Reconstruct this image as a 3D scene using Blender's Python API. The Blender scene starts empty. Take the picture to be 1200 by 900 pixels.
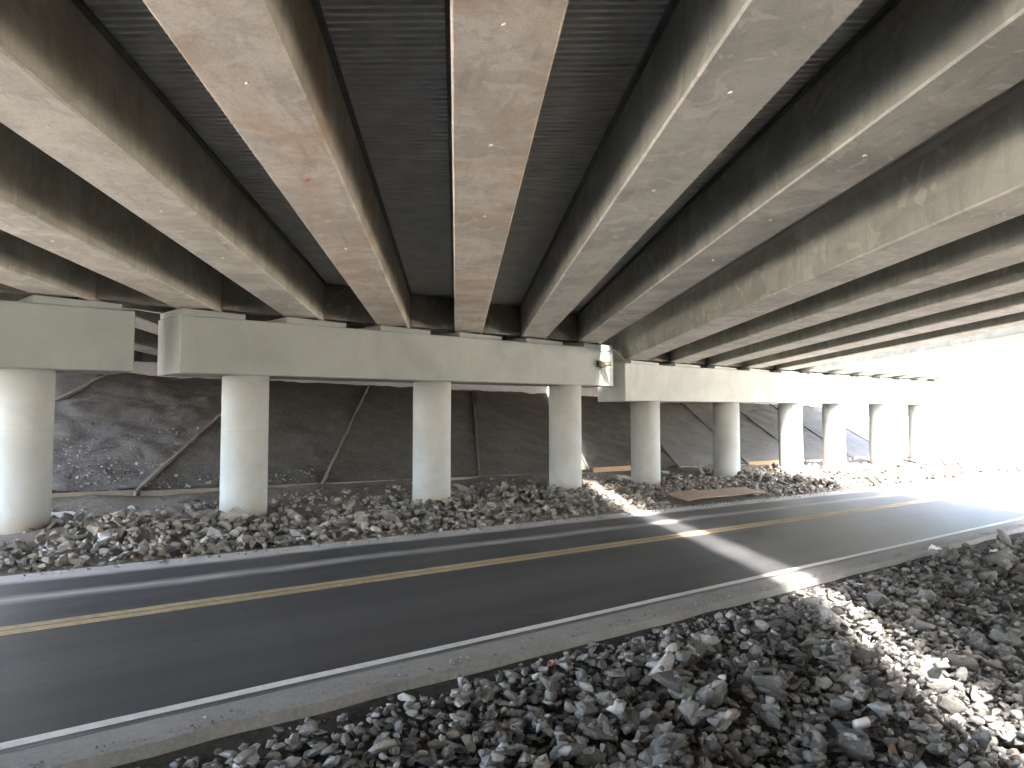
import bpy, bmesh, math, random
import numpy as np
from mathutils import Vector, Matrix, noise as mnoise

R = math.radians
random.seed(7); rng = np.random.default_rng(11)
sc = bpy.context.scene

# ------------------------------------------------------------------ camera
CAM_H = 2.1
cam_data = bpy.data.cameras.new('camera'); cam = bpy.data.objects.new('camera', cam_data)
sc.collection.objects.link(cam); sc.camera = cam
cam_data.sensor_width = 36.0; cam_data.lens = 36.0 * 970 / 1200
cam_data.clip_start = 0.05; cam_data.clip_end = 3000
PITCH = math.atan(58 / 970); AZ = R(47.0)
cam.location = (0, 0, CAM_H)
# the layout below is worked out with x along the road; TURN lines the girders up with world Y at the end
TURN = R(39.15); RZ = Matrix.Rotation(TURN, 4, 'Z')
cam.rotation_euler = (math.pi / 2 + PITCH, 0, AZ + TURN - math.pi / 2)

# bridge axes: G runs along the girders, N square to it (to the right)
GAZ = R(50.85)
G = np.array([math.cos(GAZ), math.sin(GAZ), 0.0]); N = np.array([math.sin(GAZ), -math.cos(GAZ), 0.0])

# ------------------------------------------------------------------ light
SUN_EL = R(52)
lat = 0.04 * math.sin(SUN_EL)
to_sun = Vector((*(-G[:2] * math.cos(SUN_EL) + N[:2] * lat), math.sin(SUN_EL))).normalized()
to_sun.rotate(RZ.to_3x3())
sun_d = bpy.data.lights.new('sun', 'SUN'); sun = bpy.data.objects.new('sun', sun_d)
sc.collection.objects.link(sun)
sun_d.energy = 2.0; sun_d.angle = R(5.0); sun_d.color = (1.0, 0.95, 0.88)
sun.rotation_euler = to_sun.to_track_quat('Z', 'Y').to_euler(); sun.location = (0, 0, 60)
world = bpy.data.worlds.new('World'); sc.world = world; world.use_nodes = True
wn = world.node_tree; wn.nodes.clear()
sky = wn.nodes.new('ShaderNodeTexSky'); sky.sky_type = 'NISHITA'; sky.sun_disc = False
sky.sun_elevation = SUN_EL; sky.sun_rotation = math.atan2(to_sun.x, to_sun.y)
sky.dust_density = 3.5; sky.ozone_density = 1.0; sky.air_density = 0.85
bg = wn.nodes.new('ShaderNodeBackground'); bg.inputs['Strength'].default_value = 0.15
wo = wn.nodes.new('ShaderNodeOutputWorld')
wn.links.new(sky.outputs[0], bg.inputs[0]); wn.links.new(bg.outputs[0], wo.inputs[0])
sc.view_settings.view_transform = 'Standard'; sc.view_settings.look = 'None'
sc.view_settings.exposure = 5.2; sc.view_settings.gamma = 1.0; sc.view_settings.use_curve_mapping = False
sc.cycles.max_bounces = 12; sc.cycles.diffuse_bounces = 6; sc.cycles.glossy_bounces = 4
sc.cycles.use_denoising = True; sc.cycles.use_adaptive_sampling = True; sc.cycles.adaptive_threshold = 0.02

# ------------------------------------------------------------------ helpers
COL = sc.collection
def W(s, L, z=0.0):
    return (s * G[0] + L * N[0], s * G[1] + L * N[1], z)
def tag(o, label=None, cat=None, group=None, kind=None):
    if label: o['label'] = label
    if cat: o['category'] = cat
    if group: o['group'] = group
    if kind: o['kind'] = kind
    return o
def empty(name, loc):
    o = bpy.data.objects.new(name, None); COL.objects.link(o); o.location = loc
    o.empty_display_size = 0.2
    return o
def wloc(o):
    v = Vector((0, 0, 0))
    while o is not None:
        v += o.location; o = o.parent
    return v
def mesh_from(name, V, F, smooth=False):
    me = bpy.data.meshes.new(name); me.from_pydata([tuple(v) for v in V], [], F); me.update()
    if smooth: me.polygons.foreach_set('use_smooth', [True] * len(me.polygons))
    return me
def link(name, me, mat, parent=None, loc=(0, 0, 0)):
    o = bpy.data.objects.new(name, me); COL.objects.link(o)
    if mat is not None and len(me.materials) == 0: me.materials.append(mat)
    if parent is not None:
        o.parent = parent; o.location = Vector(loc) - wloc(parent)
    else: o.location = loc
    return o
def solid(name, V, F, mat, parent=None, bevel=0.0, seg=1, smooth=False, origin=None):
    """one mesh object from world-space vertices; its origin sits at the middle of its base"""
    V = np.array(V, float)
    if origin is None:
        origin = np.array([*((V.min(0) + V.max(0)) / 2)[:2], V[:, 2].min()])
    me = mesh_from(name, V - origin, F, smooth)
    bm = bmesh.new(); bm.from_mesh(me)
    bmesh.ops.recalc_face_normals(bm, faces=bm.faces)
    if bevel > 0:
        bmesh.ops.bevel(bm, geom=list(bm.edges), offset=bevel, segments=seg, affect='EDGES', clamp_overlap=True)
    bm.to_mesh(me); bm.free()
    return link(name, me, mat, parent, origin)
BOXF = [(0, 1, 2, 3), (7, 6, 5, 4), (0, 4, 5, 1), (1, 5, 6, 2), (2, 6, 7, 3), (3, 7, 4, 0)]
def box_pts(fn, a0, a1, b0, b1, c0, c1):
    return [fn(a, b, c) for c in (c0, c1) for a, b in ((a0, b0), (a1, b0), (a1, b1), (a0, b1))]
ident = lambda x, y, z: (x, y, z)

# ------------------------------------------------------------------ materials
class NT:
    def __init__(s, name):
        s.m = bpy.data.materials.new(name); s.m.use_nodes = True
        s.t = s.m.node_tree; s.b = s.t.nodes['Principled BSDF']
    def n(s, kind, **kw):
        x = s.t.nodes.new('ShaderNode' + kind)
        for k, v in kw.items(): setattr(x, k, v)
        return x
    def l(s, a, b): s.t.links.new(a, b)
    def coord(s, which='Object'): return s.n('TexCoord').outputs[which]
    def geo(s): return s.mapping(s.n('NewGeometry').outputs['Position'], rot=(0, 0, -TURN))
    def mapping(s, vec, scale=(1, 1, 1), loc=(0, 0, 0), rot=(0, 0, 0)):
        m = s.n('Mapping'); s.l(vec, m.inputs[0])
        m.inputs['Scale'].default_value = scale; m.inputs['Location'].default_value = loc; m.inputs['Rotation'].default_value = rot
        return m.outputs[0]
    def noise(s, vec, scale, detail=5, rough=0.6, dist=0.0):
        x = s.n('TexNoise'); s.l(vec, x.inputs['Vector'])
        x.inputs['Scale'].default_value = scale; x.inputs['Detail'].default_value = detail
        x.inputs['Roughness'].default_value = rough; x.inputs['Distortion'].default_value = dist
        return x.outputs['Fac']
    def ramp(s, fac, stops):
        r = s.n('ValToRGB'); e = r.color_ramp.elements
        while len(e) < len(stops): e.new(0.5)
        for i, (p, c) in enumerate(stops):
            e[i].position = p; e[i].color = (c, c, c, 1) if isinstance(c, (int, float)) else (*c, 1)
        s.l(fac, r.inputs[0]); return r.outputs[0]
    def mix(s, fac, a, b, mode='MIX'):
        m = s.n('Mix', data_type='RGBA', blend_type=mode)
        for i, v in ((0, fac), (6, a), (7, b)):
            if isinstance(v, bpy.types.NodeSocket): s.l(v, m.inputs[i])
            elif i == 0: m.inputs[0].default_value = v
            else: m.inputs[i].default_value = (*v, 1)
        return m.outputs[2]
    def math(s, op, a, b=None, c=None):
        m = s.n('Math', operation=op)
        for i, v in enumerate((a, b, c)):
            if v is None: continue
            if isinstance(v, bpy.types.NodeSocket): s.l(v, m.inputs[i])
            else: m.inputs[i].default_value = v
        return m.outputs[0]
    def bump(s, height, strength=0.3, dist=0.02):
        b = s.n('Bump'); s.l(height, b.inputs['Height'])
        b.inputs['Strength'].default_value = strength; b.inputs['Distance'].default_value = dist
        s.l(b.outputs[0], s.b.inputs['Normal'])
    def out(s, col, rough=0.9, spec=0.3, metal=0.0):
        if isinstance(col, bpy.types.NodeSocket): s.l(col, s.b.inputs['Base Color'])
        else: s.b.inputs['Base Color'].default_value = (*col, 1)
        if isinstance(rough, bpy.types.NodeSocket): s.l(rough, s.b.inputs['Roughness'])
        else: s.b.inputs['Roughness'].default_value = rough
        s.b.inputs['Specular IOR Level'].default_value = spec; s.b.inputs['Metallic'].default_value = metal
        return s.m

def mat_girder(name, rust=0.0, tone=1.0, hue=(1.0, 1.0, 1.0)):
    t = NT(name); p = t.geo()
    pg = t.mapping(p, rot=(0, 0, -GAZ))              # x along the girder
    pg.node.vector_type = 'POINT'
    a = t.noise(pg, 0.9, 6, 0.62, 0.4)
    c1 = tuple(v * tone * q for v, q in zip((0.70, 0.645, 0.555), hue)); c2 = tuple(v * tone * q for v, q in zip((0.53, 0.49, 0.42), hue))
    base = t.ramp(a, [(0.40, c2), (0.50, tuple((x + y) / 2 for x, y in zip(c1, c2))), (0.58, c1)])
    st = t.noise(t.mapping(pg, scale=(0.5, 3.0, 3.0)), 1.3, 5, 0.6, 0.8)
    base = t.mix(t.ramp(st, [(0.56, 0.0), (0.72, 0.5)]), base, (0.30, 0.265, 0.23))
    # vertical water runs down the sides
    dr = t.noise(t.mapping(pg, scale=(9, 9, 0.5)), 1.0, 4, 0.6)
    base = t.mix(t.ramp(dr, [(0.50, 0.0), (0.75, 0.45)]), base, (0.34, 0.31, 0.275))
    pale = t.noise(pg, 2.1, 4, 0.5, 1.2)
    base = t.mix(t.ramp(pale, [(0.585, 0.0), (0.61, 0.5)]), base, (0.76, 0.71, 0.64))
    if rust > 0:
        rn = t.noise(t.mapping(pg, loc=(3.3, 1.7, 0.4)), 0.75, 6, 0.65, 0.6)
        base = t.mix(t.ramp(rn, [(0.47, 0.0), (0.68, rust)]), base, (0.52, 0.32, 0.16))
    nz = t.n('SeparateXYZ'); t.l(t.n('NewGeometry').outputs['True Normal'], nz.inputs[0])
    side = t.ramp(t.math('ABSOLUTE', nz.outputs[2]), [(0.2, 1.0), (0.9, 0.0)])      # greyer sides, also darkened in the colour to deepen their shade
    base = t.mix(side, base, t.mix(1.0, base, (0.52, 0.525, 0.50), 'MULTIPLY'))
    fine = t.noise(p, 38, 4, 0.7)
    base = t.mix(t.ramp(fine, [(0.3, 0.22), (0.6, 0.0)]), base, (0.15, 0.135, 0.115))
    h = t.math('ADD', t.noise(p, 26, 5, 0.65), t.math('MULTIPLY', t.noise(p, 3.1, 3), 1.5))
    t.bump(h, 0.25, 0.012)
    return t.out(base, 0.88, 0.25)

def mat_pier(name, tint=(0.41, 0.43, 0.40), dirt=0.35, dirt_col=(0.30, 0.27, 0.22), base_dirt=False):
    t = NT(name); p = t.geo()
    a = t.noise(p, 0.8, 6, 0.6, 0.5)
    base = t.ramp(a, [(0.33, tuple(v * 0.80 for v in tint)), (0.66, tint)])
    b = t.noise(t.mapping(p, scale=(1.5, 1.5, 0.5)), 2.2, 5, 0.6, 0.5)
    base = t.mix(t.ramp(b, [(0.55, 0.0), (0.78, dirt)]), base, dirt_col)
    runs = t.noise(t.mapping(p, scale=(10, 10, 0.35)), 1.0, 4, 0.6)
    base = t.mix(t.ramp(runs, [(0.55, 0.0), (0.8, 0.22)]), base, (0.33, 0.32, 0.28))
    # faint form joints every 2.4 m along the pier and 1.2 m up
    sx = t.n('SeparateXYZ'); t.l(p, sx.inputs[0])
    j = t.math('PINGPONG', sx.outputs[0], 1.22)
    jm = t.ramp(j, [(0.0, 0.35), (0.012, 0.0)])
    base = t.mix(jm, base, (0.36, 0.35, 0.31))
    if base_dirt:
        base = t.mix(t.ramp(t.math('PINGPONG', t.math('ADD', sx.outputs[2], 0.35), 1.25), [(0.0, 0.25), (0.010, 0.0)]), base, (0.2, 0.19, 0.17))
        nz = t.math('ADD', sx.outputs[2], t.math('MULTIPLY', t.noise(p, 3.0, 4), 0.9))
        base = t.mix(t.ramp(nz, [(0.50, 0.65), (0.95, 0.0)]), base, (0.36, 0.27, 0.17))
    pock = t.n('TexVoronoi'); t.l(p, pock.inputs['Vector']); pock.inputs['Scale'].default_value = 9
    base = t.mix(t.ramp(pock.outputs['Distance'], [(0.03, 0.6), (0.055, 0.0)]), base, (0.2, 0.19, 0.17))
    t.bump(t.noise(p, 30, 5, 0.65), 0.15, 0.008)
    return t.out(base, 0.82, 0.3)

def mat_asphalt():
    t = NT('asphalt'); p = t.geo()
    sx = t.n('SeparateXYZ'); t.l(p, sx.inputs[0]); y = sx.outputs[1]
    fine = t.noise(p, 85, 3, 0.7); big = t.noise(t.mapping(p, scale=(0.15, 1.0, 1)), 0.8, 5, 0.6)
    base = t.mix(fine, (0.024, 0.0245, 0.026), (0.054, 0.055, 0.057))
    base = t.mix(t.ramp(big, [(0.38, 0.0), (0.68, 0.5)]), base, (0.066, 0.065, 0.063))
    spk = t.n('TexVoronoi'); t.l(p, spk.inputs['Vector']); spk.inputs['Scale'].default_value = 70
    base = t.mix(t.ramp(spk.outputs['Distance'], [(0.10, 0.5), (0.2, 0.0)]), base, (0.16, 0.155, 0.15))
    wheel = t.noise(t.mapping(p, scale=(0.03, 2.2, 1)), 1.0, 3, 0.5)
    base = t.mix(t.ramp(wheel, [(0.42, 0.0), (0.66, 0.45)]), base, (0.075, 0.074, 0.071))
    cr = t.n('TexVoronoi', feature='DISTANCE_TO_EDGE'); t.l(t.mapping(p, scale=(0.35, 0.8, 1)), cr.inputs['Vector']); cr.inputs['Scale'].default_value = 0.55
    crn = t.math('ADD', cr.outputs['Distance'], t.math('MULTIPLY', t.math('SUBTRACT', t.noise(p, 6, 3), 0.5), 0.03))
    base = t.mix(t.ramp(crn, [(0.0, 0.45), (0.004, 0.0)]), base, (0.012, 0.012, 0.012))
    wob = t.math('MULTIPLY', t.math('SUBTRACT', t.noise(t.mapping(p, scale=(0.3, 0.3, 1)), 1.0, 4), 0.5), 0.5)
    def band(c, w, amp):
        d = t.math('ABSOLUTE', t.math('SUBTRACT', t.math('ADD', y, wob), c))
        return t.math('MULTIPLY', t.math('SMOOTH_MAX', t.math('SUBTRACT', 1.0, t.math('DIVIDE', d, w)), 0.0, 0.15), amp)
    patch = t.ramp(t.noise(t.mapping(p, scale=(0.5, 2, 1)), 2.2, 6, 0.7), [(0.30, 0.45), (0.62, 1.0)])
    dust = t.math('ADD', band(11.95, 0.36, 0.85), band(13.95, 0.75, 3.0))
    dust = t.math('ADD', dust, band(8.3, 0.8, 0.06))
    dust = t.math('ADD', dust, band(6.15, 0.38, 0.5))
    dust = t.math('MULTIPLY', dust, patch)
    dust = t.math('MINIMUM', dust, 0.92)
    base = t.mix(dust, base, (0.44, 0.425, 0.40))
    t.bump(t.noise(p, 120, 3, 0.7), 0.35, 0.004)
    return t.out(base, t.math('ADD', 0.56, t.math('MULTIPLY', dust, 0.3)), 0.4)

def mat_simple(name, col, rough=0.8, var=0.35, scale=8, bump=0.15, metal=0.0, spec=0.3, spread=None):
    t = NT(name); p = t.coord('Object')
    a = t.noise(p, scale, 5, 0.65, 0.3)
    dark = tuple(v * (1 - var) for v in col) if spread is None else spread
    base = t.ramp(a, [(0.3, dark), (0.7, col)])
    t.bump(t.noise(p, scale * 5, 4, 0.6), bump, 0.006)
    return t.out(base, rough, spec, metal)

def mat_wood(name, col, dark):
    t = NT(name); p = t.coord('Object')
    a = t.noise(t.mapping(p, scale=(1.2, 22, 22)), 2.0, 6, 0.65, 0.5)
    b = t.noise(p, 3.0, 4)
    base = t.mix(t.ramp(a, [(0.35, 0.0), (0.7, 1.0)]), dark, col)
    base = t.mix(t.ramp(b, [(0.45, 0.0), (0.75, 0.5)]), base, (0.22, 0.19, 0.16))
    t.bump(a, 0.25, 0.003)
    return t.out(base, 0.85, 0.2)

def mat_paint(name, col, wear_col, wear=0.85):
    t = NT(name); p = t.geo()
    w = t.noise(t.mapping(p, scale=(1, 1, 1)), 9, 6, 0.75, 0.3); w2 = t.noise(t.mapping(p, scale=(0.3, 1, 1)), 1.5, 4)
    base = t.mix(t.ramp(w, [(0.46, 0.0), (0.66, wear)]), col, wear_col)
    base = t.mix(t.ramp(w2, [(0.40, 0.0), (0.75, 0.5)]), base, wear_col)
    t.bump(t.noise(p, 110, 3, 0.7), 0.3, 0.003)
    return t.out(base, 0.7, 0.3)

def mat_soil(name, c1, c2, c3, sc_=1.0, bump=0.6, fleck=0.0):
    t = NT(name); p = t.geo()
    a = t.noise(p, 0.7 * sc_, 7, 0.65, 0.4); b = t.noise(p, 9 * sc_, 6, 0.72)
    base = t.mix(t.ramp(a, [(0.35, 0.0), (0.65, 1.0)]), c1, c2)
    base = t.mix(t.ramp(b, [(0.42, 0.0), (0.70, 0.85)]), base, c3)
    if fleck:
        v = t.n('TexVoronoi'); t.l(p, v.inputs['Vector']); v.inputs['Scale'].default_value = 16
        base = t.mix(t.ramp(v.outputs['Distance'], [(0.12, fleck), (0.22, 0.0)]), base, (0.42, 0.40, 0.37))
    t.bump(t.math('ADD', b, t.math('MULTIPLY', t.noise(p, 42 * sc_, 4, 0.7), 0.5)), bump, 0.05)
    return t.out(base, 0.95, 0.15)

def mat_rock(name, dark, mid, pale, tan_amt=0.12):
    t = NT(name)
    rnd = t.math('FRACT', t.math('ADD', t.n('NewGeometry').outputs['Random Per Island'], t.n('ObjectInfo').outputs['Random']))
    p = t.geo()
    tone = t.ramp(rnd, [(0.0, dark), (0.55, mid), (0.9, pale), (1.0, tuple(v * 1.12 for v in pale))])
    r2 = t.math('FRACT', t.math('MULTIPLY', rnd, 17.31))
    tone = t.mix(t.ramp(r2, [(1 - tan_amt, 0.0), (1 - tan_amt * 0.6, 0.55)]), tone, (0.34, 0.27, 0.20))
    a = t.noise(p, 7, 6, 0.7, 0.6)
    tone = t.mix(t.ramp(a, [(0.40, 0.55), (0.60, 0.0)]), tone, tuple(v * 0.55 for v in mid))
    b = t.noise(p, 23, 5, 0.7)
    tone = t.mix(t.ramp(b, [(0.56, 0.0), (0.74, 0.45)]), tone, tuple(min(v * 1.35, 0.6) for v in pale))
    t.bump(t.math('ADD', t.noise(p, 16, 6, 0.7), t.math('MULTIPLY', t.noise(p, 60, 4, 0.7), 0.4)), 0.55, 0.03)
    return t.out(tone, 0.88, 0.3)

M = {}
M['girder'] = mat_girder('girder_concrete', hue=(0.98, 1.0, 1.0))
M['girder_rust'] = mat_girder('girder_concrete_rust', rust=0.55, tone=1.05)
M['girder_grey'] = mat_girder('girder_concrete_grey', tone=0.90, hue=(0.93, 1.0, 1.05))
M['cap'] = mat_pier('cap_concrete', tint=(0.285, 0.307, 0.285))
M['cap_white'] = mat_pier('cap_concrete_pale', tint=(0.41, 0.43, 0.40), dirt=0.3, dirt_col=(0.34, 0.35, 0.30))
M['column'] = mat_pier('column_concrete', tint=(0.41, 0.43, 0.405), dirt=0.15, base_dirt=True)
M['abutment'] = mat_pier('abutment_concrete', tint=(0.48, 0.48, 0.46))
M['slab'] = mat_pier('deck_concrete', tint=(0.34, 0.33, 0.31))
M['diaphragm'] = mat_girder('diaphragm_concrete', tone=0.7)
M['form'] = mat_simple('galvanised_form', (0.66, 0.67, 0.66), 0.5, 0.25, 2.0, 0.05, metal=0.15, spec=0.4)
M['angle'] = mat_simple('support_angle', (0.16, 0.16, 0.155), 0.6, 0.4, 3.0, 0.1, metal=0.4)
M['pad'] = mat_simple('bearing_rubber', (0.03, 0.03, 0.03), 0.8)
M['asphalt'] = mat_asphalt()
M['white_paint'] = mat_paint('white_line_paint', (0.66, 0.66, 0.63), (0.30, 0.30, 0.29), 0.4)
M['yellow_paint'] = mat_paint('yellow_line_paint', (0.45, 0.345, 0.19), (0.24, 0.205, 0.15))
M['shoulder'] = mat_soil('shoulder_grit', (0.19, 0.186, 0.178), (0.25, 0.244, 0.232), (0.29, 0.283, 0.27), 2.5, 0.35)
M['edge'] = mat_soil('verge_fines', (0.035, 0.034, 0.032), (0.06, 0.056, 0.05), (0.10, 0.095, 0.088), 1.5, 0.8)
M['far_soil'] = mat_soil('verge_soil', (0.10, 0.085, 0.07), (0.18, 0.155, 0.125), (0.25, 0.225, 0.19), 1.0, 0.8, 0.3)
M['ground'] = mat_soil('outer_soil', (0.52, 0.46, 0.38), (0.58, 0.52, 0.44), (0.45, 0.39, 0.31), 0.5, 0.3)
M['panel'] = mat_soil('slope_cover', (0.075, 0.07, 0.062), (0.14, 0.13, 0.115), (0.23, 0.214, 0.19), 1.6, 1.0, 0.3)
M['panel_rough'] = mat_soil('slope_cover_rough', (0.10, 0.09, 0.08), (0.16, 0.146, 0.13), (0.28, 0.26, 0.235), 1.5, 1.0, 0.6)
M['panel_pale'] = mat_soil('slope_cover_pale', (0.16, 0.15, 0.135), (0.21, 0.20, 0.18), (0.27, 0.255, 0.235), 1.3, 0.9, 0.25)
M['rock'] = mat_rock('crushed_rock', (0.085, 0.083, 0.078), (0.18, 0.176, 0.166), (0.36, 0.352, 0.335), 0.08)
M['rock_far'] = mat_rock('crushed_rock_pale', (0.12, 0.110, 0.096), (0.215, 0.20, 0.176), (0.35, 0.33, 0.295), 0.22)
M['wood_grey'] = mat_wood('weathered_timber', (0.33, 0.30, 0.26), (0.20, 0.18, 0.155))
M['wood_tan'] = mat_wood('fresh_timber', (0.48, 0.33, 0.19), (0.34, 0.22, 0.12))
M['plywood'] = mat_wood('plywood', (0.42, 0.31, 0.22), (0.28, 0.20, 0.14))
M['cable'] = mat_simple('grey_cable', (0.42, 0.42, 0.40), 0.5)
M['lamp_body'] = mat_simple('bronze_lamp_housing', (0.09, 0.085, 0.06), 0.45, 0.3, 10, 0.05, metal=0.5)
M['lamp_glass'] = mat_simple('lamp_glass', (0.75, 0.74, 0.62), 0.15, 0.1, 10, 0.0, spec=0.6)
M['steel'] = mat_simple('rusty_insert', (0.80, 0.74, 0.66), 0.6, 0.3, 30, 0.1)
M['orange'] = mat_simple('orange_mark', (0.75, 0.16, 0.06), 0.7, 0.2, 20)
M['can_white'] = mat_simple('can_paint', (0.72, 0.72, 0.72), 0.3, 0.1, 10, 0.05, metal=0.2, spec=0.5)
M['can_red'] = mat_simple('can_red_band', (0.35, 0.05, 0.05), 0.35, 0.1, 10, 0.05)
M['can_metal'] = mat_simple('can_metal', (0.7, 0.7, 0.7), 0.25, 0.1, 10, 0.05, metal=1.0)
M['paper'] = mat_simple('litter_paper', (0.75, 0.75, 0.73), 0.7, 0.15, 10)
M['plastic_red'] = mat_simple('litter_red', (0.34, 0.13, 0.10), 0.5, 0.4, 10)
M['post'] = mat_simple('dark_post', (0.06, 0.06, 0.065), 0.7)

# ------------------------------------------------------------------ terrain
PY = [-400, -26, -18, -2.6, -0.6, 1.0, 2.6, 4.2, 5.45, 6.0, 14.0, 14.6, 17.0, 20.0, 21.9, 31.7, 33.5, 40, 400]
PZ = [6.2, 6.2, 6.0, 0.45, 0.30, -0.50, -0.62, -0.33, -0.10, -0.06, -0.03, 0.0, 0.05, 0.22, 0.62, 4.28, 5.6, 6.2, 6.2]
FLAT = [0.3, 0.3, 0.3, 0.25, 0.2, -0.3, -0.55, -0.33, -0.10, -0.06, -0.03, 0.0, 0.02, 0.05, 0.1, 0.3, 0.3, 0.3, 0.3]
def H(x, y):
    x = np.asarray(x, float); y = np.asarray(y, float)
    L = x * N[0] + y * N[1]
    m = np.clip((L + 40) / 16, 0, 1) * np.clip((56 - L) / 18, 0, 1); m = m * m * (3 - 2 * m)
    return np.interp(y, PY, PZ) * m + np.interp(y, PY, FLAT) * (1 - m)
def fbm(x, y, sc_, seed=0.0):
    return np.array([mnoise.fractal(Vector((a * sc_ + seed, b * sc_ - seed, seed)), 0.9, 2.0, 4) for a, b in zip(np.ravel(x), np.ravel(y))]).reshape(np.shape(x))
def sheet(name, xs, ys, zf, mat, parent=None, smooth=True):
    X, Y = np.meshgrid(xs, ys); Z = zf(X, Y)
    nx, ny = len(xs), len(ys)
    V = np.stack([X.ravel(), Y.ravel(), Z.ravel()], 1)
    F = [(j * nx + i, j * nx + i + 1, (j + 1) * nx + i + 1, (j + 1) * nx + i) for j in range(ny - 1) for i in range(nx - 1)]
    return link(name, mesh_from(name, V, F, smooth), mat, parent)
gx = np.unique(np.concatenate([np.linspace(-800, -60, 20), np.linspace(-60, 100, 65), np.linspace(100, 900, 20)]))
gy = np.unique(np.concatenate([np.linspace(-800, -40, 20), np.linspace(-40, 50, 46), np.array(PY), np.linspace(50, 900, 20)]))
tag(sheet('ground', gx, gy, lambda x, y: H(x, y) - 0.10, M['ground']), 'bare tan soil ground around and beyond the bridges', kind='structure')

# road with kerbless edges: a slab 8 cm thick
rx = np.concatenate([np.linspace(-400, -20, 12), np.linspace(-16, 80, 49), np.linspace(90, 600, 12)])
def road_z(x, y): return 0.0 * x + 0.03 * np.clip(1 - np.abs(y - 10.1) / 4, 0, 1)
V = []; F = []
prof = [(6.36, -0.12), (6.36, 0.0), (8.2, 0.014), (10.1, 0.028), (12.0, 0.014), (14.15, 0.0), (14.17, -0.12)]
for i, x in enumerate(rx):
    for (y, z) in prof: V.append((x, y, z))
k = len(prof)
for i in range(len(rx) - 1):
    for j in range(k - 1): F.append((i * k + j, (i + 1) * k + j, (i + 1) * k + j + 1, i * k + j + 1))
road = link('road', mesh_from('road', V, F), M['asphalt']); tag(road, 'dark two lane asphalt road under the bridges', kind='structure')
def strip(name, y0, y1, mat, parent, wob=0.0, z=0.004):
    xs = np.concatenate([np.linspace(-200, -10, 10), np.linspace(-8, 80, 177), np.linspace(90, 400, 12)])
    V = []; F = []
    for i, x in enumerate(xs):
        a = wob * mnoise.noise((x * 0.7, y0, 0)); b = wob * mnoise.noise((x * 0.7, y1, 9))
        for y in (y0 + a, y1 + b): V.append((x, y, np.interp(y, [p[0] for p in prof[1:-1]], [p[1] for p in prof[1:-1]]) + z))
        if i: F.append((2 * i - 2, 2 * i, 2 * i + 1, 2 * i - 1))
    o = link(name, mesh_from(name, V, F), mat, parent); return o
tag(strip('edge_line', 6.44, 6.57, M['white_paint'], road, 0.01), 'white edge line along the near side of the road')
tag(strip('centre_line', 9.88, 10.08, M['yellow_paint'], road, 0.012), 'nearer stripe of the double yellow centre line')
tag(strip('centre_line', 10.12, 10.32, M['yellow_paint'], road, 0.012), 'farther stripe of the double yellow centre line')
# gritty shoulder strip
xs = np.concatenate([np.linspace(-200, -10, 10), np.linspace(-8, 70, 391), np.linspace(90, 400, 12)])
V = []; F = []
for i, x in enumerate(xs):
    e = 5.93 + 0.05 * mnoise.noise((x * 1.3, 0, 0)) + 0.03 * mnoise.noise((x * 5, 3, 0))
    for y, z in ((e - 0.05, -0.14), (e, -0.012), (6.15, -0.006), (6.38, -0.003)): V.append((x, y, z))
    if i:
        for j in range(3): F.append((4 * i - 4 + j, 4 * i + j, 4 * i + j + 1, 4 * i - 3 + j))
shoulder = tag(link('road_shoulder', mesh_from('road_shoulder', V, F), M['shoulder']), 'narrow grey grit shoulder beside the near white line', kind='structure')

# near bank and far verge: sheets of fines carrying the stones
near_dz = lambda x, y: H(x, y) + 0.05 * fbm(x, y, 0.9, 2.0) * np.clip((5.9 - y) / 0.8, 0, 1) - 0.03
near_bank = sheet('near_bank', np.arange(-4, 40.1, 0.25), np.concatenate([np.arange(-3, 5.6, 0.25), [5.7, 5.85, 5.93, 6.05]]), near_dz, M['edge'])
tag(near_bank, 'dark gravelly ditch bank covered in crushed stone in the foreground', kind='structure')
def far_h(x, y):
    b = np.clip((y - 14.3) / 1.2, 0, 1)
    d = np.exp(-((np.asarray(x) - 6.3) / 1.6) ** 2 - ((np.asarray(y) - 17.6) / 1.0) ** 2) * 0.28
    d += np.exp(-((np.asarray(x) - 10.6) / 1.4) ** 2 - ((np.asarray(y) - 19.6) / 1.2) ** 2) * 0.22
    return H(x, y) + b * (0.16 * fbm(x, y, 0.45, 5.0) + d) - 0.02
far_bank = sheet('far_bank', np.arange(-6, 66.1, 0.35), np.arange(14.1, 22.3, 0.28), far_h, M['far_soil'])
tag(far_bank, 'dusty soil verge with crushed stone between the road and the slope', kind='structure')

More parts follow.
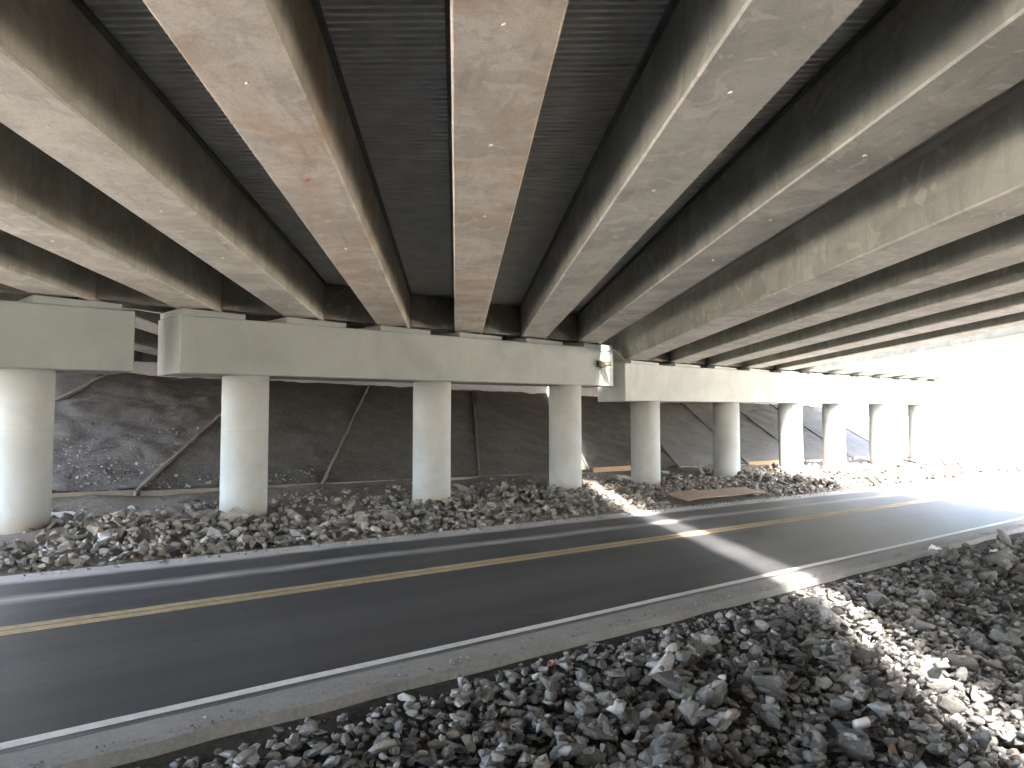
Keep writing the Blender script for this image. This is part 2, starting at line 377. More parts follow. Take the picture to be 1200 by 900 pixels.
# ------------------------------------------------------------------ slope under the far span
slope = empty('embankment_slope', (18, 22, 0.6)); tag(slope, 'sloping embankment of dark cover panels split by timber strips', kind='structure')
STRIPS = [-21.4, -16.9, -12.4, -8.04, -3.93, 0.81, 5.2, 9.8, 14.2, 18.6, 23.0, 27.4, 31.8]
def sl_xy(L, y):
    s = (y - L * N[1]) / G[1]; return s * G[0] + L * N[0]
def sl_z(x, y): return 0.66 + 0.3724 * (y - 21.9)
for i in range(len(STRIPS) - 1):
    a, b = STRIPS[i], STRIPS[i + 1]; nL, nY = 34, 70
    V = []; F = []
    for jy in range(nY + 1):
        y = 21.9 + 9.8 * jy / nY
        for jl in range(nL + 1):
            L = a + 0.04 + (b - a - 0.08) * jl / nL; x = sl_xy(L, y)
            rough = 0.11 if i == 2 else (0.06 if i > 6 else 0.07)
            V.append((x, y, sl_z(x, y) + rough * mnoise.fractal(Vector((x * 0.8, y * 0.8, i * 3.1)), 0.75, 2.1, 6)))
    for jy in range(nY):
        for jl in range(nL):
            q = jy * (nL + 1) + jl; F.append((q, q + 1, q + nL + 2, q + nL + 1))
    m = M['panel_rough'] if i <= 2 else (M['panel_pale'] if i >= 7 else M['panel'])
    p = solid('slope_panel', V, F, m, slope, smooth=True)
    if i == 2: tag(p, 'pale rubbly slope panel behind the left column')
for i, L in enumerate(STRIPS):
    V = []
    n = 14; F = []
    for j in range(n + 1):
        y = 21.7 + 9.9 * j / n; x = sl_xy(L, y) + 0.03 * mnoise.noise((L, y * 0.5, 0)); z = sl_z(x, y) + 0.04 * mnoise.noise((L, y * 0.9, 4))
        for dl, dz in ((-0.024, -0.05), (0.024, -0.05), (0.024, 0.06), (-0.024, 0.06)):
            V.append((x + dl * N[0], y + dl * N[1], z + dz))
        if j:
            q = 4 * (j - 1)
            for e in range(4): F.append((q + e, q + (e + 1) % 4, q + 4 + (e + 1) % 4, q + 4 + e))
    F += [(0, 3, 2, 1), (4 * n, 4 * n + 1, 4 * n + 2, 4 * n + 3)]
    solid('timber_strip', V, F, M['wood_grey'], slope)
for i in range(len(STRIPS) - 1):
    xa, xb = sl_xy(STRIPS[i], 21.82) + 0.08, sl_xy(STRIPS[i + 1], 21.82) - 0.08
    dz = 0.06 * random.uniform(-1, 1); tl = random.uniform(-0.012, 0.012)
    if i == 6: xa, xb, dz = xa + 0.15, xa + 2.6, 0.06
    fn = lambda x, y, z: (x, y + 0.01 * (x - xa) * (0.3 if i % 2 else -0.2), 0.62 + dz + tl * (x - xa) + z)
    o = solid('toe_board', box_pts(fn, xa, xb, 21.78, 21.82, -0.12, 0.08), BOXF, M['wood_tan'] if i in (6, 8) else M['wood_grey'], slope, bevel=0.006)
    if i == 6: tag(o, 'orange tan toe board lit by the sun streak')

# ------------------------------------------------------------------ bridges
NR = 5                 # decked girders of the right bridge; the bare ones beyond let light in
DECK3 = False          # outer bridge: deck left off the main span to let more light in
LEFT_L = [0.36 + 2.105 * k for k in range(-7, 3)]          # ten girders
RIGHT_L = [6.52 + 2.1 * k for k in range(12)]
zl = lambda L: 5.10 + 0.0255 * (L - 0.36)                  # underside heights
zr = lambda L: 4.78 + 0.0262 * (L - 6.52)
GW, GD = 0.415, 0.98                                       # half width, depth
capfront = lambda x: 18.3 + 0.0234 * (x - 7)
def s_at_y(L, y): return (y - L * N[1]) / G[1]
def s_cap(L):                                              # girder joint over the middle of the cap
    y = 19.0
    for _ in range(4):
        s = s_at_y(L, y); x = s * G[0] + L * N[0]; y = capfront(x) + 0.62
    return s_at_y(L, y)
def girder(root, Lc, zf, s0, s1, mat, skew=True):
    w, c = GW, 0.022
    sec = [(-w + c, 0), (w - c, 0), (w, c), (w, GD), (-w, GD), (-w, c)]
    V = []
    for s in (s0, s1):
        for dl, dz in sec:
            ds = dl * (-N[1] / G[1]) if skew else 0
            V.append(W(s + ds * 0.96, Lc + dl, zf(Lc) + dz))
    n = len(sec); F = [tuple(range(n))[::-1], tuple(range(n, 2 * n))] + [(i, (i + 1) % n, n + (i + 1) % n, n + i) for i in range(n)]
    return solid('girder', V, F, mat, root)
def forms(root, La, Lb, zf, s0, s1):
    """corrugated steel deck form across one bay"""
    pitch, dep = 0.14, 0.09
    a, b = La + GW + 0.012, Lb - GW - 0.012
    V = []; F = []; s = s0; i = 0
    za, zb = zf(La) + GD + 0.03, zf(Lb) + GD + 0.03
    while s < s1:
        for ds, dz in ((0, 0), (0.010, dep), (0.078, dep), (0.088, 0)):
            for L, zz in ((a, za), (b, zb)):
                off = (L - (a + b) / 2) * 0.0
                V.append(W(s + ds + off, L, zz + dz))
        s += pitch
    m = len(V) // 2
    F = [(2 * j, 2 * j + 1, 2 * j + 3, 2 * j + 2) for j in range(m - 1)]
    o = solid('deck_form', V, F, M['form'], root)
    for L, zz, sg in ((a, za, 1), (b, zb, -1)):           # ledger angle the sheet sits on
        fn = lambda s_, l_, z_: W(s_, L + sg * l_, zz + z_)
        solid('ledger_angle', box_pts(fn, s0, s1, -0.010, 0.055, -0.060, -0.012), BOXF, M['angle'], o)
    return o
def make_bridge(name, Ls, zf, label, Lmin, Lmax, ys, spans, mats, deck=True):
    mid = (Ls[0] + Ls[-1]) / 2
    root = empty(name, W(s_cap(mid), mid, zf(mid))); tag(root, label, 'bridge')
    gs = {}
    for i, L in enumerate(Ls):
        sj = s_cap(L)
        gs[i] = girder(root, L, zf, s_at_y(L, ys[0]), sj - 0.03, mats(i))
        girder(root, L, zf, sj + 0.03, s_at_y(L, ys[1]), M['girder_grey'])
    for i in range(len(Ls) - 1):
        a, b = Ls[i], Ls[i + 1]; sj = s_cap((a + b) / 2)
        if deck: forms(root, a, b, zf, s_at_y((a + b) / 2, ys[0]) + 0.5, sj - 0.25)
        forms(root, a, b, zf, sj + 0.25, s_at_y((a + b) / 2, ys[1]) - 0.3)
        sk = -N[1] / G[1]
        fn = lambda s, L, z: W(s + (L - (a + b) / 2) * sk * 0.96, L, zf(L) + z)
        solid('end_diaphragm', box_pts(fn, sj - 0.22, sj + 0.22, a + GW + 0.003, b - GW - 0.003, 0.06, GD + 0.02), BOXF, M['diaphragm'], root)
    if not deck: ys = (18.0, ys[1])  # outer bridge decked over the end span alone, keeping the slope shaded
    # deck slab, skewed ends
    fn = lambda y, L, z: W(s_at_y(L, y), L, zf(L) + GD + z)
    slab = solid('deck_slab', box_pts(fn, ys[0] + 0.2, ys[1] + 0.9, Lmin, Lmax, 0.125, 0.34), BOXF, M['slab'], root)
    for i, L in enumerate(Ls):                             # concrete haunch between beam and slab
        fn2 = lambda y, dl, z: W(s_at_y(L + dl, y), L + dl, zf(L) + GD + z)
        solid('haunch', box_pts(fn2, ys[0] + 0.3, ys[1] - 0.3, -GW + 0.004, GW - 0.004, 0.002, 0.14), BOXF, M['slab'], root)
    for e, sg in ((Lmin, 1), (Lmax, -1)):                  # parapets
        sec = [(0.01, 0.335), (0.42, 0.335), (0.30, 0.60), (0.22, 1.15), (0.01, 1.15)]
        V = []
        for y in (ys[0] + 0.2, ys[1] - 0.2):
            for dl, dz in sec: V.append(W(s_at_y(e + sg * dl, y), e + sg * dl, zf(e) + GD + dz))
        n = 5; F = [tuple(range(n))[::-1], tuple(range(n, 2 * n))] + [(i, (i + 1) % n, n + (i + 1) % n, n + i) for i in range(n)]
        solid('parapet', V, F, M['cap'], root)
    return root, gs
def mats_left(i):
    return M['girder_rust'] if i in (6, 7) else (M['girder_grey'] if i in (8, 9) else M['girder'])
left_bridge, gl = make_bridge('overpass_bridge', LEFT_L, zl, 'upper concrete girder bridge with warm tan undersides, left of the sunlit gap', LEFT_L[0] - 0.9, LEFT_L[-1] + GW + 0.05, (-17.5, 32.3), 2, mats_left)
right_bridge, gr = make_bridge('overpass_bridge', RIGHT_L[:NR], zr, 'lower concrete girder bridge just right of the sunlit gap', RIGHT_L[0] - GW - 0.80, RIGHT_L[NR - 1] + GW + 0.03, (-17.5, 32.3), 2, lambda i: M['girder_grey'])
outer_bridge, go = make_bridge('overpass_bridge', RIGHT_L[NR:], zr, 'farthest girder bridge at the right edge, bleached by the glare outside', RIGHT_L[NR - 1] + GW + 0.034, RIGHT_L[-1] + 0.5, (-17.5, 32.3), 2, lambda i: M['girder_grey'], DECK3)

# cast-in inserts and marks on the undersides
def insert_mark(idx, s, mat='steel', r=0.02):
    L = LEFT_L[idx]; z = zl(L)
    bm = bmesh.new(); bmesh.ops.create_cone(bm, cap_ends=True, segments=10, radius1=r, radius2=r * 0.7, depth=0.02)
    me = bpy.data.meshes.new('insert'); bm.to_mesh(me); bm.free()
    o = link('insert', me, M[mat], gl[idx], W(s, L + random.uniform(-0.03, 0.03), z - 0.006)); o.scale = (1, 1.6, 1)
    return o
for idx, s in ((6, 6.94), (6, 13.2), (7, 8.45), (7, 11.27), (7, 5.9), (5, 7.9), (5, 10.9), (5, 13.8), (8, 10.1), (8, 7.1), (9, 8.8), (9, 11.6), (9, 14.4), (4, 12.5), (4, 9.7)):
    insert_mark(idx, s)
tag(insert_mark(6, 9.6, 'orange', 0.022), 'orange paint mark on the girder underside')

# ------------------------------------------------------------------ pier bents
def bent(label, x0, x1, zb0, hgt, capmat, cols, Ls, zf):
    yf = capfront; sl = 0.0208; th = 1.28
    zb = lambda x: zb0 + sl * (x - x0)
    cx = (x0 + x1) / 2
    root = empty('pier_bent', (cx, yf(cx) + th / 2, 0.1)); tag(root, label, 'bridge pier')
    fn = lambda x, y, z: (x - 0.0234 * y, yf(x) + y, zb(x) + z)
    cap = solid('cap', box_pts(fn, x0, x1, 0, th, 0, hgt), BOXF, capmat, root, bevel=0.022)
    for L in Ls:
        s = s_cap(L); px = s * G[0] + L * N[0]
        if not (x0 - 0.6 < px < x1 + 0.6): continue
        a, b = max(px - 0.85, x0 + 0.03), min(px + 0.85, x1 - 0.03)
        top = zf(L) - 0.055
        pz = lambda x, y, z: (x - 0.0234 * y, yf(x) + y, zb(x) + hgt + 0.002 if z == 0 else top)
        ped = solid('bearing_seat', box_pts(pz, a, b, 0.035, th - 0.035, 0, 1), BOXF, capmat, cap, bevel=0.008)
        pq = lambda x, y, z: (px + x * G[0] + y * N[0], (capfront(px) + 0.62) + x * G[1] + y * N[1], top + z)
        solid('bearing_pad', box_pts(pq, -0.42, 0.42, -0.33, 0.33, 0.001, 0.056), BOXF, M['pad'], cap)
    for x in cols:
        y = yf(x) + 0.64; r = 0.545; n = 56
        ztop = zb(x) + 0.03; zbot = float(far_h(x, y)) - 0.5
        V = []; F = []; zs = [zbot, zbot + 1.0, zbot + 2.0, ztop - 1.0, ztop]
        for z in zs:
            for i in range(n):
                a = 2 * math.pi * i / n; V.append((x + r * math.cos(a), y + r * math.sin(a), z))
        for j in range(len(zs) - 1):
            for i in range(n): F.append((j * n + i, j * n + (i + 1) % n, (j + 1) * n + (i + 1) % n, (j + 1) * n + i))
        F.append(tuple(range(n))[::-1]); F.append(tuple(range((len(zs) - 1) * n, len(zs) * n)))
        solid('column', V, F, M['column'], root, smooth=True)
    return root
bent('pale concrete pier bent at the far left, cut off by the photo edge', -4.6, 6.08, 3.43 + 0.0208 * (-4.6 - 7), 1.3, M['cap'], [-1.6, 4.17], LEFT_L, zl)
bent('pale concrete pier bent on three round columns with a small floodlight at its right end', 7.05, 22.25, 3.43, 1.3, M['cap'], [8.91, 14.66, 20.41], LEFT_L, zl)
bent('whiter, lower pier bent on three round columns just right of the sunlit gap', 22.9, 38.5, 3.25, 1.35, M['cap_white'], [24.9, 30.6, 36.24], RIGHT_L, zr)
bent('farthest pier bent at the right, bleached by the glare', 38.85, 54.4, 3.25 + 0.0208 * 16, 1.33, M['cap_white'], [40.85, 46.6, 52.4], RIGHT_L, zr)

# abutments at the top of the slope
def abutment(label, Ls, zf, La, Lb):
    ya = 31.55
    xa = sl_xy(La, ya); xb = sl_xy(Lb, ya)
    root = empty('abutment', ((xa + xb) / 2, ya + 0.6, 4.0)); tag(root, label, 'abutment')
    ztop = lambda x: zf(np.interp(x, [xa, xb], [La, Lb])) - 0.05
    fn = lambda x, y, z: (x, ya + y, 3.7 if z == 0 else ztop(x))
    solid('seat_beam', box_pts(fn, xa, xb, 0, 1.3, 0, 1), BOXF, M['abutment'], root, bevel=0.02)
    fb = lambda x, y, z: (x, ya + y, (ztop(x) + 0.002 if z == 0 else ztop(x) + 1.4))
    solid('back_wall', box_pts(fb, xa, xb, 0.85, 1.25, 0, 1), BOXF, M['abutment'], root)
    return root
abutment('grey abutment wall at the top of the dark slope, behind the left piers', LEFT_L, zl, LEFT_L[0] - 2.5, 5.3)
abutment('grey abutment wall at the top of the pale slope, behind the right piers', RIGHT_L, zr, 5.6, RIGHT_L[-1] + 0.9)

# ------------------------------------------------------------------ stones
def rock_mesh(name, seed, flat, detail):
    r = random.Random(seed); bm = bmesh.new()
    n = r.randint(11, 17)
    ax = Vector((r.uniform(1.0, 1.25), r.uniform(0.55, 0.9), flat * r.uniform(0.7, 1.15)))
    for i in range(n):
        v = Vector((r.gauss(0, 1), r.gauss(0, 1), r.gauss(0, 1))).normalized() * r.uniform(0.80, 1.12)
        bm.verts.new((v.x * ax.x, v.y * ax.y, v.z * ax.z))
    res = bmesh.ops.convex_hull(bm, input=list(bm.verts))
    bmesh.ops.delete(bm, geom=[v for v in res['geom_interior'] if isinstance(v, bmesh.types.BMVert)], context='VERTS')
    bmesh.ops.dissolve_limit(bm, angle_limit=0.25, verts=list(bm.verts), edges=list(bm.edges))
    if detail:
        bmesh.ops.bevel(bm, geom=list(bm.edges), offset=0.03, segments=1, affect='EDGES', clamp_overlap=True)
        for v in bm.verts:
            v.co *= 1 + 0.09 * mnoise.noise(v.co * 2.3 + Vector((seed, 0, 0)))
    bmesh.ops.triangulate(bm, faces=list(bm.faces)); bmesh.ops.recalc_face_normals(bm, faces=list(bm.faces))
    me = bpy.data.meshes.new(name); bm.to_mesh(me); bm.free()
    return me
def mesh_arrays(me):
    v = np.empty(len(me.vertices) * 3); me.vertices.foreach_get('co', v)
    f = np.empty(len(me.polygons) * 3, int); me.loops.foreach_get('vertex_index', f)
    return v.reshape(-1, 3), f.reshape(-1, 3)
ROCK_HI = [rock_mesh('stone', 100 + i, 0.62, True) for i in range(16)]
ROCK_LO = [mesh_arrays(rock_mesh('stone_low', 300 + i, 0.62, False)) for i in range(14)]
ROCK_HI_A = [mesh_arrays(m) for m in ROCK_HI]
view = np.array([math.cos(AZ), math.sin(AZ)]); side = np.array([math.sin(AZ), -math.cos(AZ)])
def in_view(x, y, margin=0.06):
    d = x * view[0] + y * view[1]
    return d > 0.6 and abs((x * side[0] + y * side[1]) / d) < 600 / 970 + margin
class Pile:
    """drops stones one by one on a height map so that they rest on each other"""
    def __init__(s, x0, x1, y0, y1, hf, res=0.05):
        s.x0, s.y0, s.res = x0, y0, res
        xs = np.arange(x0, x1, res); ys = np.arange(y0, y1, res)
        cx = np.arange(x0, x1 + 1, 0.4); cy = np.arange(y0, y1 + 1, 0.25)
        X, Y = np.meshgrid(cx, cy); Z = hf(X, Y)
        tmp = np.array([np.interp(xs, cx, row) for row in Z])
        s.h = np.array([np.interp(ys, cy, tmp[:, i]) for i in range(len(xs))])
        s.nx, s.ny = len(xs), len(ys); s.base = s.h.copy()
    def drop(s, x, y, r, flat, lim=9.0):
        i0 = int((x - s.x0) / s.res); j0 = int((y - s.y0) / s.res); k = max(1, int(r * 0.9 / s.res))
        a, b, c, d = max(i0 - k, 0), min(i0 + k + 1, s.nx), max(j0 - k, 0), min(j0 + k + 1, s.ny)
        if b - a < 1 or d - c < 1: return None
        sub = s.h[a:b, c:d]
        ground = np.percentile(sub, 62)
        if ground - s.base[min(i0, s.nx - 1), min(j0, s.ny - 1)] > lim: return None
        z = ground + r * flat * 0.42
        I, J = np.mgrid[a:b, c:d]
        q = 1 - (((I - i0) * s.res) ** 2 + ((J - j0) * s.res) ** 2) / (r * r)
        top = z + r * flat * 0.75 * np.sqrt(np.clip(q, 0, 1))
        s.h[a:b, c:d] = np.where(q > 0.1, np.maximum(sub, top), sub)
        return z
def rot_m():
    e = Matrix.Rotation(random.uniform(0, 6.283), 3, 'Z') @ Matrix.Rotation(random.gauss(0, 0.33), 3, 'X') @ Matrix.Rotation(random.gauss(0, 0.33), 3, 'Y')
    return e
def scatter(parent, pile, specs, mat, n_parts, hi_dist, stuff_name):
    items = []
    for (count, xr, yr, rlo, rhi, power, keep, lim) in specs:
        for _ in range(count):
            x = xr[0] + (xr[1] - xr[0]) * random.random() ** 1.0; y = random.uniform(*yr)
            if not in_view(x, y): continue
            if keep is not None and random.random() > keep(x, y): continue
            r = rlo + (rhi - rlo) * random.random() ** power
            z = pile.drop(x, y, r, 0.62, lim)
            if z is None: continue
            items.append((x, y, z, r))
    items.sort(key=lambda t: -t[3] / (math.hypot(t[0], t[1], t[2] - CAM_H)))
    for me in ROCK_HI:
        if not me.materials: me.materials.append(None)
    VV = []; FF = []; off = 0
    for k, (x, y, z, r) in enumerate(items):
        m3 = rot_m()
        if k < n_parts:
            src = random.choice(ROCK_HI)
            key = src.name + mat.name
            me = VARIANTS.get(key)
            if me is None:
                me = src.copy(); me.materials.clear(); me.materials.append(mat); VARIANTS[key] = me
            o = bpy.data.objects.new('stone', me); COL.objects.link(o); o.parent = parent
            o.location = (x, y, z); o.rotation_euler = m3.to_euler(); o.scale = (r, r, r)
        else:
            v, f = (random.choice(ROCK_HI_A) if math.hypot(x, y) < hi_dist else random.choice(ROCK_LO))
            VV.append((v * r) @ np.array(m3).T + np.array((x, y, z))); FF.append(f + off); off += len(v)
    V = np.concatenate(VV); F = np.concatenate(FF)
    me = bpy.data.meshes.new(stuff_name)
    me.vertices.add(len(V)); me.vertices.foreach_set('co', V.ravel())
    me.loops.add(len(F) * 3); me.loops.foreach_set('vertex_index', F.ravel().astype(np.int32))
    me.polygons.add(len(F)); me.polygons.foreach_set('loop_start', np.arange(0, len(F) * 3, 3, dtype=np.int32))
    me.update(calc_edges=True); me.validate()
    o = link(stuff_name, me, mat, parent); tag(o, kind='stuff')
    print(stuff_name, 'stones', len(items), 'tris', len(F))
    return items
VARIANTS = {}
near_pile = Pile(-1, 42, -1, 6.1, near_dz)
edge_keep = lambda x, y: np.clip((5.86 - y) / 0.35, 0, 1)
scatter(near_bank, near_pile, [
    (14000, (0.5, 16), (1.2, 5.85), 0.018, 0.06, 1.6, edge_keep, 9),
    (4200, (0.5, 16), (0.8, 5.75), 0.045, 0.095, 1.5, lambda x, y: np.clip((5.8 - y) / 0.6, 0.15, 1), 0.5),
    (700, (1.0, 16), (0.8, 5.1), 0.09, 0.19, 2.2, lambda x, y: np.clip((5.4 - y) / 0.9, 0, 1), 0.4),
    (3200, (15, 40), (0.8, 5.8), 0.06, 0.16, 1.4, lambda x, y: np.clip((5.9 - y) / 0.6, 0, 1), 0.4),
    (350, (15, 36), (0.8, 5.2), 0.14, 0.26, 1.5, None, 0.4),
    (3200, (1.0, 14), (1.0, 5.6), 0.03, 0.07, 1.2, None, 0.5),
], M['rock'], 300, 12, 'loose_stones')
far_pile = Pile(-2, 60, 14.1, 22.2, far_h)
def fk(x, y):
    k = 1.0 if y < 20.3 else 0.35
    if x < 14 and y > 17.6: k *= 0.3
    elif y > 19.0: k *= 0.6
    if 20.2 < x < 25.5 and 13.9 < y < 16.3: k = 0.0
    return k * float(np.clip((y - 14.2) / 0.5, 0.1, 1))
def fbig(x, y): return fk(x, y) * (0.7 if x < 14 else 0.5)
scatter(far_bank, far_pile, [
    (9000, (0, 30), (14.2, 21.4), 0.03, 0.10, 1.5, fk, 0.5),
    (3200, (2, 30), (14.6, 21.0), 0.08, 0.165, 1.8, fk, 0.14),
    (200, (2, 30), (14.9, 19.6), 0.16, 0.26, 2.0, fbig, 0.10),
    (4200, (30, 58), (14.4, 21.0), 0.10, 0.22, 1.4, fk, 0.3),
], M['rock_far'], 300, 22, 'loose_stones')

# grit scattered on the shoulder and along the far dusty edge
def grit(parent, n, yfun, xr, rlo, rhi, z):
    VV = []; FF = []; off = 0
    for _ in range(n):
        x = random.uniform(*xr); y = yfun()
        r = rlo + (rhi - rlo) * random.random() ** 3; v, f = random.choice(ROCK_LO); m3 = rot_m()
        VV.append((v * r) @ np.array(m3).T + np.array((x, y, z + r * 0.4))); FF.append(f + off); off += len(v)
    o = link('grit', mesh_from('grit', np.concatenate(VV), [tuple(t) for t in np.concatenate(FF)]), M['rock_far'], parent); tag(o, kind='stuff')
grit(road, 700, lambda: 14.1 - abs(random.gauss(0, 0.25)), (3, 34), 0.008, 0.05, 0.0)
grit(shoulder, 900, lambda: 5.97 + abs(random.gauss(0, 0.12)), (0.5, 22), 0.004, 0.022, -0.01)
# rubble crumbs on the left slope panel
VV = []; FF = []; off = 0
for _ in range(900):
    y = 21.9 + abs(random.gauss(0, 1.6)); L = random.uniform(-12.2, -4.2); x = sl_xy(L, y)
    if L > -8.1 and y > 22.8: continue
    r = random.uniform(0.02, 0.06); v, f = random.choice(ROCK_LO); m3 = rot_m()
    VV.append((v * r) @ np.array(m3).T + np.array((x, y, sl_z(x, y) + 0.03))); FF.append(f + off); off += len(v)
o = link('slope_rubble', mesh_from('slope_rubble', np.concatenate(VV), [tuple(t) for t in np.concatenate(FF)]), M['rock'], slope); tag(o, kind='stuff')

# ------------------------------------------------------------------ single stones and other things
def place_stone(name, label, seed, x, y, size, scale, mat, zoff, pile, rz=0.0, cat='rock'):
    me = rock_mesh(name, seed, 0.8, True); i = int((x - pile.x0) / pile.res); j = int((y - pile.y0) / pile.res)
    o = link(name, me, mat, None, (x, y, float(np.median(pile.h[i - 2:i + 3, j - 2:j + 3])) + zoff))
    o.scale = tuple(size * v for v in scale); o.rotation_euler = (random.uniform(-0.1, 0.1), random.uniform(-0.1, 0.1), rz)
    return tag(o, label, cat)
mt_pale = mat_rock('pale_boulder', (0.36, 0.34, 0.30), (0.42, 0.40, 0.36), (0.46, 0.44, 0.40), 0.0)
mt_brown = mat_rock('brown_boulder', (0.22, 0.15, 0.10), (0.25, 0.17, 0.12), (0.28, 0.20, 0.14), 0.0)
mt_olive = mat_rock('olive_boulder', (0.16, 0.15, 0.11), (0.19, 0.18, 0.13), (0.22, 0.21, 0.16), 0.0)
place_stone('boulder', 'large pale squarish boulder leaning at the foot of the second column', 41, 8.15, 17.75, 0.40, (1.05, 0.75, 0.65), mt_pale, 0.06, far_pile, 0.3)
place_stone('boulder', 'flat whitish slab of rock among the rubble right of the leftmost column', 42, 5.35, 16.9, 0.42, (1.1, 0.75, 0.45), mt_pale, 0.02, far_pile, 0.8)
place_stone('boulder', 'pointed grey rock standing up beside the sun streak on the near bank', 43, 11.2, 4.85, 0.27, (0.9, 0.7, 1.05), M['rock'], 0.02, near_pile, 0.5)
place_stone('boulder', 'big flat olive rock right of the sun streak near the shoulder', 44, 13.9, 5.0, 0.42, (1.25, 0.7, 0.35), mt_olive, 0.0, near_pile, -0.2)
place_stone('boulder', 'rusty brown rock beside the drinks can', 45, 6.95, 2.95, 0.13, (1.15, 0.8, 0.55), mt_brown, 0.01, near_pile, 0.2)
place_stone('boulder', 'small white rock on the near bank below the white line', 46, 6.9, 5.05, 0.075, (1, 0.9, 0.9), mt_pale, 0.03, near_pile)
def gz(pile, x, y):
    i = int((x - pile.x0) / pile.res); j = int((y - pile.y0) / pile.res); return float(np.max(pile.h[i - 1:i + 2, j - 1:j + 2]))
# drinks can
cx, cy = 7.05, 3.22; cz = gz(near_pile, cx, cy) + 0.02
can = empty('drinks_can', (cx, cy, cz)); can.rotation_euler = (R(82), 0, R(62)); can.scale = (1.25, 1.25, 1.25); tag(can, 'white and red drinks can lying on the near rocks', 'can')
def lathe(name, prof_, mat, parent, n=24):
    V = [(r * math.cos(2 * math.pi * i / n), r * math.sin(2 * math.pi * i / n), z) for r, z in prof_ for i in range(n)]
    F = [(j * n + i, j * n + (i + 1) % n, (j + 1) * n + (i + 1) % n, (j + 1) * n + i) for j in range(len(prof_) - 1) for i in range(n)]
    me = mesh_from(name, V, F, True); me.materials.append(mat); o = bpy.data.objects.new(name, me); COL.objects.link(o); o.parent = parent; return o
lathe('body', [(0.0, -0.06), (0.024, -0.058), (0.033, -0.05), (0.033, 0.046)], M['can_white'], can)
lathe('red_band', [(0.0332, 0.046), (0.0332, 0.054), (0.026, 0.062)], M['can_red'], can)
lathe('lid', [(0.026, 0.062), (0.027, 0.065), (0.024, 0.063), (0.0, 0.061)], M['can_metal'], can)
def litter(label, x, y, size, mat, seed, pile=near_pile):
    n = 6; V = []; F = []
    for i in range(n + 1):
        for j in range(n + 1):
            a, b = i / n - 0.5, j / n - 0.5
            V.append((a * size * (1 + 0.3 * mnoise.noise((b * 3, seed, 0))), b * size * 0.7, size * 0.45 * mnoise.fractal(Vector((a * 2.6 + seed, b * 2.6, 1.0)), 1.0, 2.0, 3)))
    for i in range(n):
        for j in range(n): q = i * (n + 1) + j; F.append((q, q + 1, q + n + 2, q + n + 1))
    me = mesh_from('litter', V, F); o = link('litter', me, mat, None, (x, y, gz(pile, x, y) + 0.03)); o.rotation_euler = (0.2, 0.1, seed)
    md = o.modifiers.new('thick', 'SOLIDIFY'); md.thickness = 0.003
    return tag(o, label, 'litter')
litter('crumpled white paper scrap on the dark rocks by the right shoulder', 15.0, 5.5, 0.19, M['paper'], 1.3)
litter('small white paper scrap right of the crumpled one, among dark rocks', 16.6, 5.1, 0.11, M['paper'], 2.1)
litter('small faded red wrapper on the rocks below the white line', 5.55, 5.42, 0.085, M['plastic_red'], 3.7)
# plywood sheet on the far verge
V = []; F = []; nx_, ny_ = 16, 4
for k, dz in ((0, 0.0), (1, 0.018)):
    for j in range(ny_ + 1):
        for i in range(nx_ + 1):
            u, v = i / nx_, j / ny_
            x = 20.55 + 4.6 * u + 0.55 * v * (1 - u); y = 14.45 + 1.15 * v * (1 - 0.35 * u) + 0.10 * u
            V.append((x, y, 0.10 + 0.13 * v + 0.05 * math.sin(u * 3.0) + 0.02 * math.sin(9 * u) + dz))
o1 = (nx_ + 1) * (ny_ + 1)
for j in range(ny_):
    for i in range(nx_):
        q = j * (nx_ + 1) + i; F.append((q, q + nx_ + 1, q + nx_ + 2, q + 1)); F.append((o1 + q, o1 + q + 1, o1 + q + nx_ + 2, o1 + q + nx_ + 1))
rim = [i for i in range(nx_ + 1)] + [j * (nx_ + 1) + nx_ for j in range(1, ny_ + 1)] + [ny_ * (nx_ + 1) + i for i in range(nx_ - 1, -1, -1)] + [j * (nx_ + 1) for j in range(ny_ - 1, 0, -1)]
for a, b in zip(rim, rim[1:] + rim[:1]): F.append((a, b, b + o1, a + o1))
tag(solid('plywood_sheet', V, F, M['plywood']), 'warped tan plywood sheet lying at the far road edge in the sun streak', 'plywood')
def plank(name, a, b, w, t, mat, label, cat):
    a, b = Vector(a), Vector(b); d = (b - a).normalized(); s = d.cross(Vector((0, 0, 1))).normalized(); u = s.cross(d)
    V = [tuple(p + s * sx + u * sz) for p in (a, b) for sx, sz in ((-w / 2, -t / 2), (w / 2, -t / 2), (w / 2, t / 2), (-w / 2, t / 2))]
    return tag(solid(name, V, BOXF, mat, None, bevel=0.004), label, cat)
plank('board', (29.0, 19.6, 0.42), (29.6, 20.3, 0.95), 0.14, 0.04, M['wood_grey'], 'short pale board propped on the rubble between two right columns', 'board')
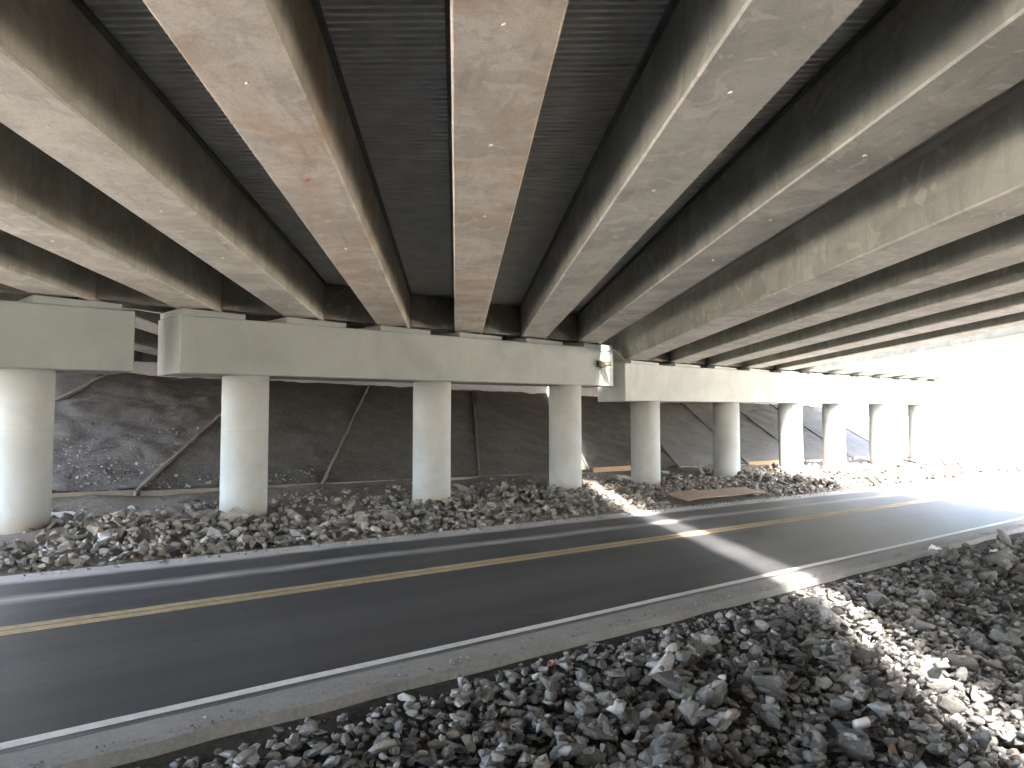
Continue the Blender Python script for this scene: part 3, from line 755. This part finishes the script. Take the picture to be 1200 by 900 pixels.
# cables between the caps
def cable(label, pts, r=0.012):
    cu = bpy.data.curves.new('cable', 'CURVE'); cu.dimensions = '3D'; cu.bevel_depth = r; cu.bevel_resolution = 2
    sp = cu.splines.new('POLY'); sp.points.add(len(pts) - 1)
    for p, q in zip(sp.points, pts): p.co = (*q, 1)
    dg = bpy.data.objects.new('tmp', cu); COL.objects.link(dg)
    me = bpy.data.meshes.new_from_object(dg.evaluated_get(bpy.context.evaluated_depsgraph_get())); bpy.data.objects.remove(dg)
    me.name = 'cable'
    o = link('cable', me, M['cable']); return tag(o, label, 'cable')
zc = 3.43 - 0.0208 * 1 + 1.3
cable('thin pale cable spanning the gap between the two left pier caps', [(5.6, capfront(5.6) + 0.06, zc + 0.02), (6.1, capfront(6.1) + 0.05, zc + 0.04), (6.6, capfront(6.6) + 0.05, zc + 0.01), (7.1, capfront(7.1) + 0.05, zc + 0.035), (7.5, capfront(7.5) + 0.08, zc + 0.03)])
ze = 3.43 + 0.0208 * 15.2 + 1.3
cable('thin cable dropping from the floodlit pier cap to the lower cap on its right', [(21.5, capfront(21.5) - 0.02, ze - 0.10), (22.28, capfront(22.28) - 0.02, ze - 0.03), (22.6, capfront(22.6) + 0.02, ze - 0.16), (22.97, capfront(22.97) - 0.02, 4.60)])
# floodlight on the cap
fx = 21.52; fy = capfront(fx); fz = 3.43 + 0.0208 * 14.7 + 0.70
fl = empty('floodlight', (fx, fy, fz)); tag(fl, 'small bronze floodlight fixed to the right end of the pier cap', 'floodlight')
solid('bracket', box_pts(ident, fx - 0.30, fx - 0.06, fy - 0.16, fy - 0.004, fz - 0.10, fz + 0.20), BOXF, M['lamp_body'], fl, bevel=0.02)
V = [(fx - 0.10, fy - 0.05, fz + 0.20), (fx + 0.26, fy - 0.05, fz + 0.20), (fx + 0.26, fy - 0.30, fz + 0.16), (fx - 0.10, fy - 0.30, fz + 0.16),
     (fx - 0.10, fy - 0.05, fz - 0.16), (fx + 0.26, fy - 0.05, fz - 0.16), (fx + 0.26, fy - 0.36, fz - 0.04), (fx - 0.10, fy - 0.36, fz - 0.04)]
hood = solid('housing', V, BOXF, M['lamp_body'], fl, bevel=0.015)
V = [(fx - 0.07, fy - 0.08, fz - 0.165), (fx + 0.23, fy - 0.08, fz - 0.165), (fx + 0.23, fy - 0.34, fz - 0.065), (fx - 0.07, fy - 0.34, fz - 0.065),
     (fx - 0.05, fy - 0.10, fz - 0.21), (fx + 0.21, fy - 0.10, fz - 0.21), (fx + 0.21, fy - 0.32, fz - 0.12), (fx - 0.05, fy - 0.32, fz - 0.12)]
solid('lens', V, BOXF, M['lamp_glass'], fl, bevel=0.012)
fl.scale = (0.72, 1.0, 0.72)
# dark posts in the glare
for (px, py, hh, lean, lab) in ((43.4, 20.3, 0.85, 0.12, 'thin dark marker post in the glare right of the last visible column'), (53.0, 23.0, 0.7, 0.25, 'faint second post farther out in the glare')):
    z0 = float(H(px, py)) - 0.1
    root = empty('marker_post', (px, py, z0)); tag(root, lab, 'post')
    solid('stake', box_pts(lambda x, y, z: (px + x + lean * 0.15 * z, py + y, z0 + z), -0.045, 0.045, -0.03, 0.03, 0, hh), BOXF, M['post'], root, bevel=0.006)
    solid('flap', box_pts(lambda x, y, z: (px + 0.10 + x * (1 - 0.3 * z), py + y, z0 + 0.05 + z), 0.0, 0.22, -0.012, 0.012, 0, hh * 0.75), BOXF, M['post'], root, bevel=0.004)

# turn the finished layout so that the girders run along world Y
for o in list(bpy.data.objects):
    if o.parent is None and o.type in ('MESH', 'EMPTY'):
        o.matrix_basis = RZ @ o.matrix_basis
